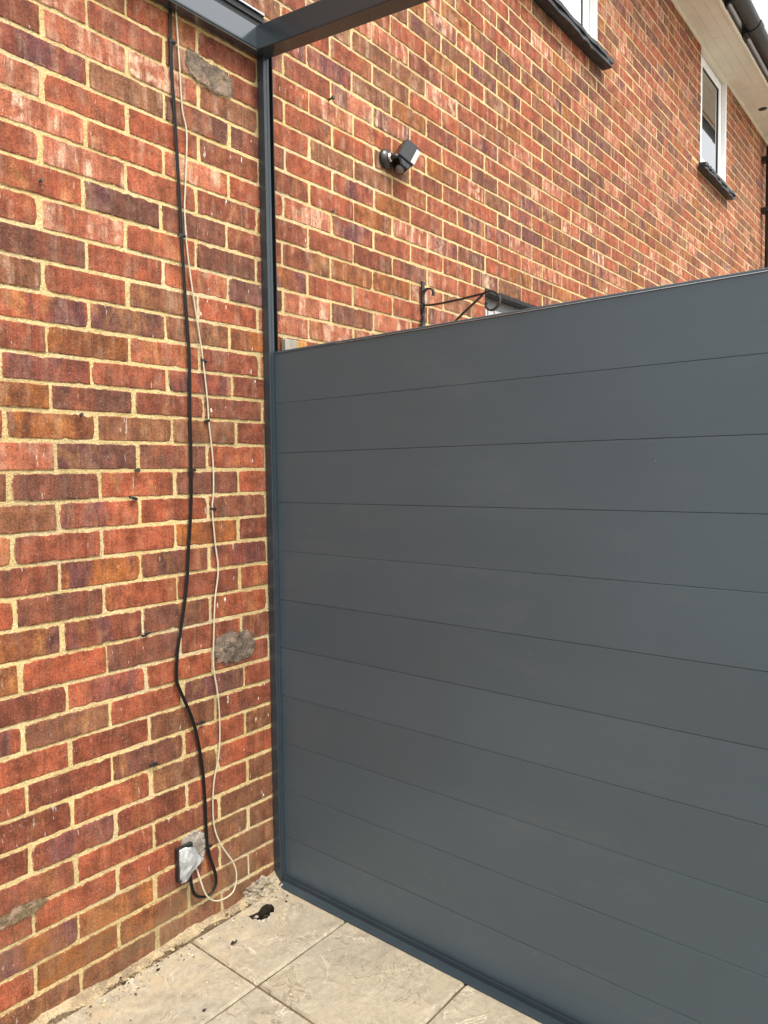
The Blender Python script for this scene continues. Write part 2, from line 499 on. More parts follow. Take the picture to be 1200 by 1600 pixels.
def slab_mesh(x0, x1, y0, y1, hole=None, cut=None):
    """a riven slab: wandering arrises, chamfered edge; optional broken hole through the top"""
    mb = MB()
    per = []
    def side(a, b, n):
        for i in range(n):
            t = i / n
            per.append((a[0] + (b[0] - a[0]) * t, a[1] + (b[1] - a[1]) * t))
    nx, ny = max(4, int((x1 - x0) / .035)), max(4, int((y1 - y0) / .035))
    side((x0, y0), (x1, y0), nx); side((x1, y0), (x1, y1), ny); side((x1, y1), (x0, y1), nx); side((x0, y1), (x0, y0), ny)
    cx, cy = (x0 + x1) / 2, (y0 + y1) / 2
    jit = [(random.uniform(-.0015, .0015), random.uniform(-.0015, .0015)) for _ in per]
    outer = [(p[0] + j[0], p[1] + j[1]) for p, j in zip(per, jit)]
    def inset(p, d):
        return (min(max(p[0], x0 + d), x1 - d), min(max(p[1], y0 + d), y1 - d))
    inner = [inset((p[0] + j[0] * 1.5, p[1] + j[1] * 1.5), .005) for p, j in zip(per, jit)]
    bm = bmesh.new()
    vb = [bm.verts.new((p[0], p[1], -.03)) for p in outer]
    vo = [bm.verts.new((p[0], p[1], -.006)) for p in outer]
    vi = [bm.verts.new((p[0], p[1], random.uniform(-.0012, .0006))) for p in inner]
    n = len(per)
    for i in range(n):
        j = (i + 1) % n
        bm.faces.new((vb[i], vb[j], vo[j], vo[i])); bm.faces.new((vo[i], vo[j], vi[j], vi[i]))
    if hole:
        hv = [bm.verts.new((p[0], p[1], -.001)) for p in hole]
        hb = [bm.verts.new((p[0] + (p[0] - cx) * 0, p[1], -.03)) for p in hole]
        es = [bm.edges.get((vi[i], vi[(i + 1) % n])) for i in range(n)]
        m = len(hv)
        for i in range(m):
            bm.faces.new((hv[i], hv[(i + 1) % m], hb[(i + 1) % m], hb[i])).material_index = 1
            es.append(bm.edges.get((hv[i], hv[(i + 1) % m])))
        bmesh.ops.triangle_fill(bm, use_beauty=True, use_dissolve=False, edges=es)
    else:
        bm.faces.new(vi)
    bmesh.ops.recalc_face_normals(bm, faces=bm.faces)
    return bm

HOLE = [(.497, -.087), (.513, -.092), (.531, -.094), (.555, -.082), (.573, -.082), (.582, -.097), (.576, -.116), (.553, -.139), (.527, -.148), (.503, -.142), (.493, -.115)]
xs = [-3.93, -3.505, -3.08, -2.655, -2.23, -1.805, -1.38, -.955, -.53, -.107, .318, .737]
ys = [-.046, -.336, -.761, -1.186, -1.611, -2.036, -2.461, -2.886, -3.311, -3.736]
for i in range(len(xs) - 1):
    for j in range(len(ys) - 1):
        x0, x1, y1, y0 = xs[i] + .003, xs[i + 1] - .003, ys[j] - .003, ys[j + 1] + .003
        hole = HOLE if (i == len(xs) - 2 and j == 0) else None
        bm = slab_mesh(x0, x1, y0, y1, hole)
        me = bpy.data.meshes.new('paving_slab'); bm.to_mesh(me); bm.free()
        me.materials.append(M['slab']); me.materials.append(M['soil'])
        o = bpy.data.objects.new('paving_slab', me); sc.collection.objects.link(o); o.parent = patio
        o.rotation_euler = (random.uniform(-.0012, .0012), 0, 0)
# the broken hole: its own rough pit with crumbled white mortar
bm = bmesh.new()
bmesh.ops.create_icosphere(bm, subdivisions=3, radius=1)
for v in bm.verts:
    r = 1 + .16 * math.sin(9 * v.co.x + 4 * v.co.y) * math.cos(7 * v.co.z)
    v.co = Vector((.537 + v.co.x * .058 * r, -.112 + v.co.y * .050 * r, -.028 + v.co.z * .03 * r))
bmesh.ops.delete(bm, geom=[v for v in bm.verts if v.co.z > -.018], context='VERTS')
me = bpy.data.meshes.new('broken_hole'); bm.to_mesh(me); bm.free(); me.materials.append(M['soil'])
o = bpy.data.objects.new('broken_hole', me); sc.collection.objects.link(o); o.parent = patio
mb = MB()
rnd = random.Random(3)
def lump(mb, c, r, rnd, sub=1, flat=.7):
    bm = bmesh.new(); bmesh.ops.create_icosphere(bm, subdivisions=sub, radius=1)
    ph = [rnd.uniform(0, 6) for _ in range(6)]
    vs = []
    for v in bm.verts:
        k = 1 + .28 * math.sin(4 * v.co.x + ph[0]) * math.sin(5 * v.co.y + ph[1]) + .18 * math.sin(9 * v.co.z + ph[2] + 6 * v.co.x) + rnd.uniform(-.08, .08)
        vs.append((c[0] + v.co.x * r[0] * k, c[1] + v.co.y * r[1] * k, c[2] + v.co.z * r[2] * k * flat))
    bm.verts.index_update()
    mb.add(vs, [[v.index for v in f.verts] for f in bm.faces]); bm.free()
for (x, y, s) in ((.502, -.112, .007), (.505, -.126, .008), (.515, -.137, .009), (.530, -.141, .008), (.543, -.137, .007), (.556, -.129, .006), (.518, -.100, .005)):
    lump(mb, (x, y, -.008), (s, s, s), rnd, 2)
mb.build('mortar_crumbs', mat_cement('pale_plaster', (.62, .56, .46), (.38, .33, .26)), patio)

# sandy fillet between the slabs and the wall
mb = MB(); NX = 150; prof = 7
vs, fs = [], []
for i in range(NX + 1):
    x = -1.55 + (.68 + 1.55) * i / NX
    w = .044 + .012 * math.sin(x * 13) + .010 * math.sin(x * 41 + 1) + rnd.uniform(-.005, .005) + (.012 if x > .48 else 0)
    hgt = .006 + .006 * math.sin(x * 17 + 2) + rnd.uniform(-.003, .004) + (.022 * max(0, (x - .5) / .15) if x > .5 else 0)
    for k in range(prof + 1):
        t = k / prof
        vs.append((x, -.0 - w * t, -.004 + hgt * (1 - t) ** 1.3 + rnd.uniform(-.0022, .0022) - .006 * t * t))
for i in range(NX):
    for k in range(prof):
        a = i * (prof + 1) + k
        fs.append((a, a + 1, a + prof + 2, a + prof + 1))
mb.add(vs, fs).build('mortar_fillet', M['sand'], patio, True)

# ------------------------------------------------------------------ the house
house = empty('brick_house', (2.5, .1, 0))
tag(house, 'red brick house with sandy mortar, white windows and black gutter behind the grey screen', 'house')
U0, U1, ZB, ZT = -1.62, 7.62, -.25, 3.285 + ZO
WIN = [dict(u0=1.95, u1=3.243, z0=2.335 + ZO, z1=3.285 + ZO), dict(u0=5.262, u1=5.972, z0=2.345 + ZO, z1=3.285 + ZO),
       dict(u0=2.022, u1=3.10, z0=-.35 + ZO, z1=.790 + ZO)]

# mortar body with the window openings
us = sorted({U0, U1} | {w[k] for w in WIN for k in ('u0', 'u1')})
zs = sorted({ZB, ZT} | {w[k] for w in WIN for k in ('z0', 'z1')})
mb = MB(); idx = {}
def vid(u, y, z):
    k = (u, y, z)
    if k not in idx:
        idx[k] = len(mb.v); mb.v.append(k)
    return idx[k]
def solid(i, j):
    if not (0 <= i < len(us) - 1 and 0 <= j < len(zs) - 1):
        return False
    cu, cz = (us[i] + us[i + 1]) / 2, (zs[j] + zs[j + 1]) / 2
    return not any(w['u0'] < cu < w['u1'] and w['z0'] < cz < w['z1'] for w in WIN)
YB = .215
for i in range(len(us) - 1):
    for j in range(len(zs) - 1):
        if not solid(i, j):
            continue
        a, b, c, d = us[i], us[i + 1], zs[j], zs[j + 1]
        mb.f.append((vid(a, 0, c), vid(b, 0, c), vid(b, 0, d), vid(a, 0, d)))
        mb.f.append((vid(a, YB, c), vid(a, YB, d), vid(b, YB, d), vid(b, YB, c)))
        for (di, dj, p, q) in ((-1, 0, (a, c), (a, d)), (1, 0, (b, c), (b, d)), (0, -1, (a, c), (b, c)), (0, 1, (a, d), (b, d))):
            if not solid(i + di, j + dj):
                mb.f.append((vid(p[0], 0, p[1]), vid(q[0], 0, q[1]), vid(q[0], YB, q[1]), vid(p[0], YB, p[1])))
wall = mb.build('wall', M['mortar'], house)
# gable returns and the room behind, so that the house is a closed body
MB().box(U0 + .001, U0 + .2, YB + .001, 6, ZB, ZT - .002).box(U1 - .2, U1 - .001, YB + .001, 6, ZB, ZT - .002).box(U0 + .201, U1 - .201, 5.8, 6, ZB, ZT - .002).build('return_wall', M['mortar'], house)

# survey of the real coursing: (u, z, shift u mm, shift z mm)
DISP = np.array([(0.0,0.0,-4,4),(0.225,0.0,-1,7),(0.45,0.0,6,9),(0.675,0.0,14,11),(0.0,0.3,-17,-13),(0.225,0.3,-16,-7),(0.45,0.3,-13,-3),(0.675,0.3,-6,-3),(0.1125,0.075,-13,5),(0.3375,0.075,-11,7),(0.5625,0.075,0,8),(0.1125,-0.075,-3,5),(0.3375,-0.075,6,7),(0.5625,-0.075,6,8),(0.1125,-0.225,-11,3),(0.3375,-0.225,-3,10),(0.5625,-0.225,2,13),(0.1125,-0.375,-9,-2),(0.3375,-0.375,-2,8),(0.5625,-0.375,4,8),(0.0,-0.3,-7,2),(0.225,-0.3,0,9),(0.45,-0.3,10,15),(0.1125,0.375,-19,-12),(0.3375,0.375,-16,-8),(0.5625,0.375,-12,-5),(0.1125,0.525,-16,-9),(0.3375,0.525,-16,-12),(0.5625,0.525,-17,-10),(0.1125,0.675,-23,-5),(0.3375,0.675,-22,-5),(0.5625,0.675,-17,-4),(0.1125,0.825,-11,1),(0.3375,0.825,-6,-2),(0.5625,0.825,-7,-3),(0.1125,0.975,4,2),(0.3375,0.975,6,1),(0.5625,0.975,5,-4),(0.0,1.05,8,1),(0.225,1.05,5,-1),(0.45,1.05,8,-1),(0.0,0.9,-1,-1),(0.225,0.9,0,-4),(0.45,0.9,1,-5),(0.0,-0.6,5,-2),(0.225,-0.6,4,-11),(0.0,-0.75,7,4),(0.225,-0.75,8,5),(0.45,-0.75,13,-5),(0.0,-0.9,9,-6),(0.225,-0.9,12,-7),(0.45,-0.9,17,-8),(0.0,-1.05,8,-4),(0.225,-1.05,10,-11),(0.45,-1.05,17,-19),(0.0,-1.2,7,-7),(0.225,-1.2,13,-13),(0.0,-1.35,15,-12),(0.225,-1.35,19,-24),(0.1125,-0.825,-6,3),(0.3375,-0.825,1,1),(0.5625,-0.825,19,0),(0.1125,-0.975,7,0),(0.3375,-0.975,14,-4),(0.5625,-0.975,19,-13),(0.1125,-1.125,20,-4),(0.1125,-1.275,5,-2)])
FAR = []          # extra survey points on the far stretch of wall
if FAR:
    DISP = np.vstack([DISP, np.array(FAR)])
def shift(u, z):
    dz = (DISP[:, 1] - z) / .085; du = (DISP[:, 0] - u) / .30
    w = np.exp(-.5 * (dz * dz + du * du)) + 1e-12
    far = math.exp(-max(0, abs(u - .35) - .6) / 1.5)
    s = w.sum() + .02
    return (w @ DISP[:, 2]) / s / 1000 * far, (w @ DISP[:, 3]) / s / 1000 * far

# brick tones: main colour, second colour, lime bloom
TONE = {
    'R': (srgb(150, 78, 56), srgb(132, 70, 52), .35),
    'P': (srgb(162, 96, 76), srgb(144, 78, 60), 1.0),
    'M': (srgb(130, 69, 52), srgb(114, 62, 49), .3),
    'D': (srgb(104, 65, 55), srgb(120, 67, 53), .25),
    'B': (srgb(124, 80, 60), srgb(116, 70, 53), .45),
    'O': (srgb(146, 86, 48), srgb(116, 66, 46), .35),
}
CODE = {15: 'PMBM', 14: 'MPPB', 13: 'MBDD', 12: 'PRRM', 11: 'PRPR', 10: 'RPRM', 9: 'RDDM', 8: 'RPRD', 7: 'DRRD', 6: 'BRBR', 5: 'RDBO', 4: 'MORM',
        3: 'MRRM', 2: 'ODMD', 1: 'OBBM', 0: 'PDDR', -1: 'DRDR', -2: 'BRRD', -3: 'MROM', -4: 'MODM', -5: 'DRMR', -6: 'OMDR', -7: 'RDMD', -8: 'MRRM',
        -9: 'BRDM', -10: 'RMBM', -11: 'MDRB', -12: 'MRBR', -13: 'MMRB', -14: 'MRMB', -15: 'RRBB', -16: 'OOMB', -17: 'OOBB', -18: 'BBBB'}
brng = random.Random(21)

def brick_shape(u0, u1, z0, z1, rnd, fine):
    """front slab of one brick: wandering arrises, chipped corners; returns verts, faces, edge weights"""
    L, H = u1 - u0, z1 - z0
    nl = max(2, int(L / (.015 if fine else .05))); nh = 3 if fine else 2
    j = .0010 if fine else .0014
    per = []
    for i in range(nl): per.append((u0 + L * i / nl, z0, 0, 1))
    for i in range(nh): per.append((u1, z0 + H * i / nh, -1, 0))
    for i in range(nl): per.append((u1 - L * i / nl, z1, 0, -1))
    for i in range(nh): per.append((u0, z1 - H * i / nh, 1, 0))
    n = len(per)
    corners = {0, nl, nl + nh, 2 * nl + nh}
    cu, cz = (u0 + u1) / 2, (z0 + z1) / 2
    o, ii = [], []
    yf = -.0012 - rnd.uniform(0, .0028)
    tu, tz = rnd.uniform(-.012, .012), rnd.uniform(-.02, .02)
    for k, (u, z, nu, nz) in enumerate(per):
        if k in corners:
            r = rnd.choice((.0004, .0006, .0008, .001, .0015, .002, .0045)) if fine else .001
            u += r * (1 if u < cu else -1); z += r * .7 * (1 if z < cz else -1)
        d = rnd.uniform(-j, j) + (rnd.uniform(.001, .004) if rnd.random() < .06 else 0)
        u += nu * d; z += nz * d
        o.append((u, z))
        e = .0026
        ii.append((u + (e if u < cu else -e) * min(1, abs(u - cu) / (L / 2) * 1.0 if nu else .15), z + (e if z < cz else -e) * (1 if nz or k in corners else .2)))
    fy = lambda u, z, d: yf + d + tu * (u - cu) * .25 + tz * (z - cz) * .3
    vs = [(u, .012, z) for u, z in o] + [(u, fy(u, z, .0013), z) for u, z in o] + [(u, fy(u, z, 0), z) for u, z in ii]
    fs = []
    for k in range(n):
        l = (k + 1) % n
        fs.append((k, l, n + l, n + k)); fs.append((n + k, n + l, 2 * n + l, 2 * n + k))
    fs.append(tuple(range(2 * n, 3 * n)))
    return vs, fs, [1] * (2 * n) + [0] * n

def to_px(u, y, z):
    d = Vector((u, y, z)) - Vector((-0.8746, -1.7706, -0.0441 + ZO))
    c = d.dot(_f)
    if c <= .1:
        return None
    return 600 + 1130.55 * d.dot(_r) / c, 800 - 1130.55 * d.dot(_u) / c

cells = []
for k in range(-22, 44):
    s = 0 if k % 2 == 0 else 1
    n0 = int(math.floor(U0 / .1125)) - 2
    n0 += (n0 + s) % 2
    n = n0
    while n * .1125 < U1:
        a, b = n * .1125, (n + 2) * .1125
        if k > 15 or a > .68:
            a += 0
        cells.append((k, n, a, b)); n += 2
bricks = []
for (k, n, a, b) in cells:
    zc = k * .075
    sa, sb = shift(a, zc), shift(b, zc)
    z0s = shift((a + b) / 2, zc - .0375)[1]
    z1s = shift((a + b) / 2, zc + .0375)[1]
    jt = lambda m: brng.uniform(.0036, .0056) + m
    u0, u1 = a + sa[0] + jt(0), b + sb[0] - jt(0)
    z0, z1 = zc - .0375 + z0s + brng.uniform(.0038, .0054) + ZO, zc + .0375 + z1s - brng.uniform(.0038, .0054) + ZO
    h = brng.uniform(-.0025, .0025); u0 += h; u1 += h
    u0 = max(u0, U0 + .001); u1 = min(u1, U1 - .001); z1 = min(z1, ZT - .004)
    pieces = [(u0, u1)]
    for w in WIN:
        if z1 > w['z0'] + .002 and z0 < w['z1'] - .002 and u1 > w['u0'] + .005 and u0 < w['u1'] - .005:
            if z0 < w['z0'] and w['z0'] - z0 > .03:      # course just under a sill: keep it, trimmed
                z1 = min(z1, w['z0'] - .004); continue
            if z1 > w['z1'] and z1 - w['z1'] > .03:
                z0 = max(z0, w['z1'] + .004); continue
            np_ = []
            for (p, q) in pieces:
                if q <= w['u0'] or p >= w['u1']:
                    np_.append((p, q))
                else:
                    if p < w['u0'] - .012: np_.append((p, w['u0'] - .001))
                    if q > w['u1'] + .012: np_.append((w['u1'] + .001, q))
            pieces = np_
    for (p, q) in pieces:
        if q - p < .02 or z1 - z0 < .015:
            continue
        # tone
        code = None
        if k in CODE and -.35 < a < .69:
            i = int((n + 3) // 2) if k % 2 else int((n + 2) // 2)
            i = (n + 2) // 2 if k % 2 == 0 else (n + 1) // 2
            if 0 <= i < 4:
                code = CODE[k][i]
        if code is None:
            code = brng.choices('RPMDBO', (34, 20, 16, 12, 12, 8) if u0 > .6 else (30, 12, 22, 18, 10, 8))[0]
        bricks.append((k, p, q, z0, z1, code))

def visible_area(b):
    k, p, q, z0, z1, c = b
    P = [to_px(u, 0, z) for u in (p, q) for z in (z0, z1)]
    if any(x is None for x in P):
        return 0
    cx = sum(x[0] for x in P) / 4; cy = sum(x[1] for x in P) / 4
    if not (-70 < cx < 1215 and -30 < cy < 1615):
        return 0
    if cx > 425 and cy > 560 - (cx - 430) * .172:
        return 0
    if 400 < cx < 437:
        return 0
    return abs(P[2][0] - P[0][0]) * abs(P[1][1] - P[0][1])
order = sorted(range(len(bricks)), key=lambda i: -visible_area(bricks[i]))
big = set(order[:300])
def brick_att(b, ew, rnd):
    k, p, q, z0, z1, code = b
    c1, c2, ef = TONE[code]
    v = .83 * rnd.uniform(.84, 1.16); t = rnd.uniform(-.05, .05)
    c1 = (c1[0] * v * (1 + t), c1[1] * v, c1[2] * v * (1 - t)); v2 = .86 * rnd.uniform(.82, 1.18)
    c2 = (c2[0] * v2, c2[1] * v2 * 1.05, c2[2] * v2 * .86)
    c1 = (c1[0], c1[1] * 1.03, c1[2] * .90)
    if rnd.random() < .12:
        c2 = tuple(x * y for x, y in zip(srgb(104, 62, 58), (v2,) * 3))
    hi = min(1, max(0, (z0 - ZO + .4) / 1.0))
    ef = ef * (.25 + .75 * hi) * rnd.uniform(.7, 1.3)
    dr = 1.0 if (.38 < p < .68 and z0 < 2.45) else (.35 if p < .7 else .0)
    r = rnd.random()
    n = len(ew)
    return [(*c1, 1)] * n, [(*c2, 1)] * n, [(e, ef, r, dr) for e in ew]
rest = MB(); rest.att = {'bc': [], 'b2': [], 'bx': []}
for i, b in enumerate(bricks):
    r = random.Random(i * 7 + 1)
    fine = i in big
    vs, fs, ew = brick_shape(b[1], b[2], b[3], b[4], r, fine)
    A = brick_att(b, ew, r)
    mb = MB() if fine else rest
    if fine:
        mb.att = {'bc': [], 'b2': [], 'bx': []}
    mb.add(vs, fs)
    for kk, vv in zip(('bc', 'b2', 'bx'), A):
        mb.att[kk] += vv
    if fine:
        mb.build('brick', M['brick'], wall)
o = rest.build('distant_bricks', M['brick'], wall)
o['kind'] = 'stuff'

# ---- old holes in the wall made good with grey cement
def patch(name, pts, mat, y0=-.007, amp=.004, seed=1):
    """lumpy cement spread over an irregular outline"""
    r = random.Random(seed); mb = MB()
    per = [(p.x, p.z) for p in spline([(p[0], 0, p[1]) for p in pts + pts[:1]], 6)[:-1]]
    per = [(u + .006 * mnoise.noise((u * 70, z * 70, seed)) + r.uniform(-.0015, .0015), z + .006 * mnoise.noise((u * 70, z * 70, seed + 9)) + r.uniform(-.0015, .0015)) for u, z in per]
    bm = bmesh.new()
    vs = [bm.verts.new((u, .003, z)) for u, z in per]
    es = [bm.edges.new((vs[i], vs[(i + 1) % len(vs)])) for i in range(len(vs))]
    bmesh.ops.triangle_fill(bm, use_beauty=True, use_dissolve=False, edges=es)
    bmesh.ops.subdivide_edges(bm, edges=[e for e in bm.edges if not e.is_boundary], cuts=1)
    bmesh.ops.triangulate(bm, faces=bm.faces)
    bmesh.ops.subdivide_edges(bm, edges=[e for e in bm.edges if e.calc_length() > .006], cuts=3)
    bmesh.ops.triangulate(bm, faces=bm.faces)
    bnd = {v for e in bm.edges if e.is_boundary for v in e.verts}
    for v in bm.verts:
        if v not in bnd:
            q = (v.co.x * 45, seed, v.co.z * 60); q2 = (v.co.x * 160, seed + 3, v.co.z * 160)
            v.co.y = y0 + amp * .9 * mnoise.noise(q) + amp * .5 * mnoise.noise(q2)
    bm.verts.index_update()
    mb.add([v.co for v in bm.verts], [[v.index for v in f.verts] for f in bm.faces])
    mb.att['rim'] = []
    for v in bm.verts:
        d = min((v.co.x - u) ** 2 + (v.co.z - z) ** 2 for u, z in per) ** .5
        k = min(1, d / .030); mb.att['rim'].append((k, k, k, 1))
    bm.free()
    return mb.build(name, mat, wall)
p1 = patch('cement_patch', [(.402, 2.555), (.44, 2.562), (.49, 2.553), (.54, 2.548), (.582, 2.535), (.588, 2.50), (.575, 2.462), (.53, 2.452), (.47, 2.458), (.41, 2.478)], M['patch_cement'], -.0062, .0026, 2)
p1['label'] = 'crumbled grey cement patch high on the wall under the beam'
p2 = patch('cement_patch', [(.448, .846), (.49, .868), (.55, .866), (.605, .852), (.628, .80), (.605, .760), (.53, .750), (.465, .765), (.445, .80)], M['patch_cement'], -.0062, .0026, 5)
p2['label'] = 'grey cement patch beside the cream cable'
patch('cement_patch', [(-.21, .305), (-.14, .318), (-.08, .312), (-.055, .29), (-.075, .27), (-.12, .258), (-.21, .262)], M['smear'], -.0062, .0015, 9)['label'] = 'dull cement smeared over a brick low at the left edge'

# ---- windows
def make_window(w, sill=True, mullion=None, low=False, glass='glass'):
    u0, u1, z0, z1 = w['u0'], w['u1'], w['z0'], w['z1']
    yf = .030 if not low else .075
    fr = .062
    mb = MB()
    a, b, c, d = u0 + .003, u1 - .003, z0 + .003, z1 - .003
    mb.box(a, a + fr, yf, yf + .07, c, d, .004).box(b - fr, b, yf, yf + .07, c, d, .004)
    mb.box(a + fr, b - fr, yf + .001, yf + .069, c, c + fr, .004).box(a + fr, b - fr, yf + .001, yf + .069, d - fr, d, .004)
    win = mb.build('window', M['upvc'], house)
    # opening sash, a little proud
    sa, sb, scz, sdz = a + fr - .012, b - fr + .012, c + fr - .012, d - fr + .012
    s = .058; mb = MB(); ys = yf - .012
    if mullion:
        spans = [(sa, mullion - .02), (mullion + .02, sb)]
        mb.box(mullion - .0195, mullion + .0195, yf - .002, yf + .05, c + fr, d - fr, .003)
    else:
        spans = [(sa, sb)]
    for (p, q) in spans:
        mb.box(p, p + s, ys, yf + .045, scz, sdz, .005).box(q - s, q, ys, yf + .045, scz, sdz, .005)
        mb.box(p + s, q - s, ys + .001, yf + .044, scz, scz + s, .005).box(p + s, q - s, ys + .001, yf + .044, sdz - s, sdz, .005)
    mb.build('sash', M['upvc'], win)
    for (p, q) in spans:
        gk = MB()
        e = .007
        gk.box(p + s, p + s + e, ys + .010, ys + .03, scz + s, sdz - s).box(q - s - e, q - s, ys + .010, ys + .03, scz + s, sdz - s)
        gk.box(p + s + e, q - s - e, ys + .010, ys + .03, scz + s, scz + s + e).box(p + s + e, q - s - e, ys + .010, ys + .03, sdz - s - e, sdz - s)
        gk.build('gasket', M['gasket'], win)
        MB().box(p + s + .001, q - s - .001, ys + .016, ys + .024, scz + s + .001, sdz - s - .001).build('pane', M[glass], win)
    if not low:
        MB().box(b - .012, u1 + .012, -.0075, yf - .002, z0 + .001, z1 - .004, .002).build('reveal_trim', M['upvc'], win)
        MB().box(u0 + .001, b - .0125, -.003, yf - .002, z1 - .030, z1 - .004, .002).build('head_trim', M['soffit'], win)
    # dark sheet behind the panes, standing in for the unlit room
    MB().add([(u0, .214, z0), (u1, .214, z0), (u1, .214, z1), (u0, .214, z1)], [(0, 1, 2, 3)]).build('dark_room_sheet', M['lintel'], win)
    if sill:
        r = random.Random(int(u0 * 100)); mb = MB()
        # two courses of slate with broken edges
        for (zz, hh, pr, ov) in ((z0 - .030, .026, .072, .085), (z0 - .056, .0255, .066, .080)):
            N = 26; top = []; vs = []
            for i in range(N + 1):
                u = (u0 - ov) + (u1 - u0 + 2 * ov) * i / N
                e = -pr + r.uniform(-.005, .005); dz = r.uniform(-.0025, .0025)
                vs += [(u, e, zz + dz - .004), (u, e + .002, zz + hh + dz - .006), (u, -.0125, zz + hh - .002), (u, -.0125, zz + .001)]
            fs = [(0, 1, 2, 3), tuple(4 * N + k for k in range(4))]
            for i in range(N):
                for k in range(4):
                    l = (k + 1) % 4
                    fs.append((4 * i + k, 4 * i + l, 4 * i + 4 + l, 4 * i + 4 + k))
            mb.add(vs, fs)
        # the bed that carries them back to the frame
        mb.box(u0 + .002, u1 - .002, -.012, yf + .02, z0 - .05, z0 + .002)
        mb.build('sill', M['slate'], win)
    return win
w1 = make_window(WIN[0], glass='frosted'); w1['label'] = 'white window above the screen, cut by the top of the picture'
w2 = make_window(WIN[1]); w2['label'] = 'narrow white upstairs window under the eaves'
w3 = make_window(WIN[2], sill=False, low=True); w3['label'] = 'ground floor window peeping over the screen'
MB().box(2.023, 3.099, -.006, .05, .773 + ZO, .7895 + ZO).build('lintel', M['lintel'], w3)
MB().box(2.026, 3.096, .058, .073, .732 + ZO, .772 + ZO, .004).build('shaded_head_panel', mat_plain('blue_grey_panel', (.20, .22, .24), .4, .4), w3)  # added blue-grey panel: shade on the frame head put into colour

# ---- eaves
zs_ = 3.285 + ZO
MB().box(-1.75, 7.7, -.239, -.0115, zs_ + .0065, zs_ + .03).build('soffit_backing', M['soffit'], house)
for (ya, yb) in ((-.0115, -.0860), (-.0872, -.1628), (-.1640, -.2395)):
    for (ua, ub) in ((-1.75, 2.15), (2.152, 5.278), (5.2805, 7.7)):
        MB().box(ua, ub, yb, ya, zs_ + .001, zs_ + .006, .0012).build('soffit_board', M['soffit'], house)
MB().box(-1.75, 7.7, -.011, .02, zs_ - .018, zs_ + .012, .003).build('soffit_trim', M['soffit'], house)
MB().box(-1.76, 7.71, -.262, -.240, zs_ - .010, zs_ + .012, .003).build('soffit_edge', M['soffit'], house)
MB().box(-1.76, 7.71, -.258, -.241, zs_ + .0125, zs_ + .19).build('fascia', M['fascia'], house)
# gutter: half round with rolled lip
prof = []
R_, cy, cz = .058, -.335, zs_ + .085
for i in range(13):
    t = math.pi * i / 12
    prof.append((cy - R_ * math.cos(t), cz - R_ * math.sin(t)))
inn = [(cy + (p[0] - cy) * .95, cz + (p[1] - cz) * .95) for p in prof][::-1]
gut = MB().prism(prof + [(cy + R_, cz + .008)] + [(cy + R_ * .95, cz + .008)] + inn, 'x', -1.78, 7.72)
gutter = gut.build('gutter', M['gutter'], house)
def uclip(u, w=.05):
    R2 = R_ + .006
    pr = [(cy - R2 * math.cos(math.pi * i / 12), cz - R2 * math.sin(math.pi * i / 12)) for i in range(13)]
    pr = pr + [(cy + R2 + .018, cz + .01), (-.2585, cz + .03), (-.2585, cz - .075), (cy + R2 - .012, cz - .055)][:0]
    i2 = [(cy + (p[0] - cy) * (R_ + .0005) / R2, cz + (p[1] - cz) * (R_ + .0005) / R2) for p in pr][::-1]
    mb = MB().prism(pr + i2, 'x', u - w / 2, u + w / 2)
    mb.box(u - w / 2, u + w / 2, -.276, -.2585, cz - .085, cz + .03)
    mb.box(u - w / 2 + .004, u + w / 2 - .004, -.300, -.2765, cz - .06, cz - .02)
    return mb
for u in (.9, 1.9, 2.9, 3.95, 4.93, 5.45, 6.4, 7.3):
    uclip(u, .10 if abs(u - 5.45) < .01 else .035).build('gutter_bracket', M['gutter'], gutter)
# round vent in the soffit
vm = MB(); seg = 20
vm.add([(6.74 + .034 * math.cos(2 * math.pi * i / seg), -.127 + .034 * math.sin(2 * math.pi * i / seg), zs_ - .0015) for i in range(seg)], [tuple(range(seg))])
vm.add([(6.74 + r * math.cos(2 * math.pi * i / seg), -.127 + r * math.sin(2 * math.pi * i / seg), zs_ + z) for r, z in ((.034, -.0015), (.038, .0009)) for i in range(seg)],
       [(i, (i + 1) % seg, seg + (i + 1) % seg, seg + i) for i in range(seg)])
vm.build('soffit_vent', M['gasket'], house)
# roof plane behind the gutter
MB().prism([(-.29, zs_ + .16), (-.29, zs_ + .19), (3.1, zs_ + 2.2), (6.6, zs_ + .19), (6.6, zs_ + .16), (3.1, zs_ + 2.17)], 'x', -1.85, 7.75).build('roof', M['roof'], house)
# downpipe at the far end
dp = MB().tube([(7.34, -.07, .1), (7.34, -.07, zs_ - .12)], .034, 14).tube([(7.34, -.07, zs_ - .12), (7.34, -.13, zs_ - .05), (7.34, -.28, zs_ + .02), (7.34, -.335, zs_ + .04)], .034, 14)
dpo = dp.build('downpipe', M['gutter'], house, False)
for z in (1.2, 2.6, 3.9, 4.4):
    MB().box(7.29, 7.39, -.112, -.002, z, z + .05, .006).build('pipe_clip', M['gutter'], dpo)
rehome(house)

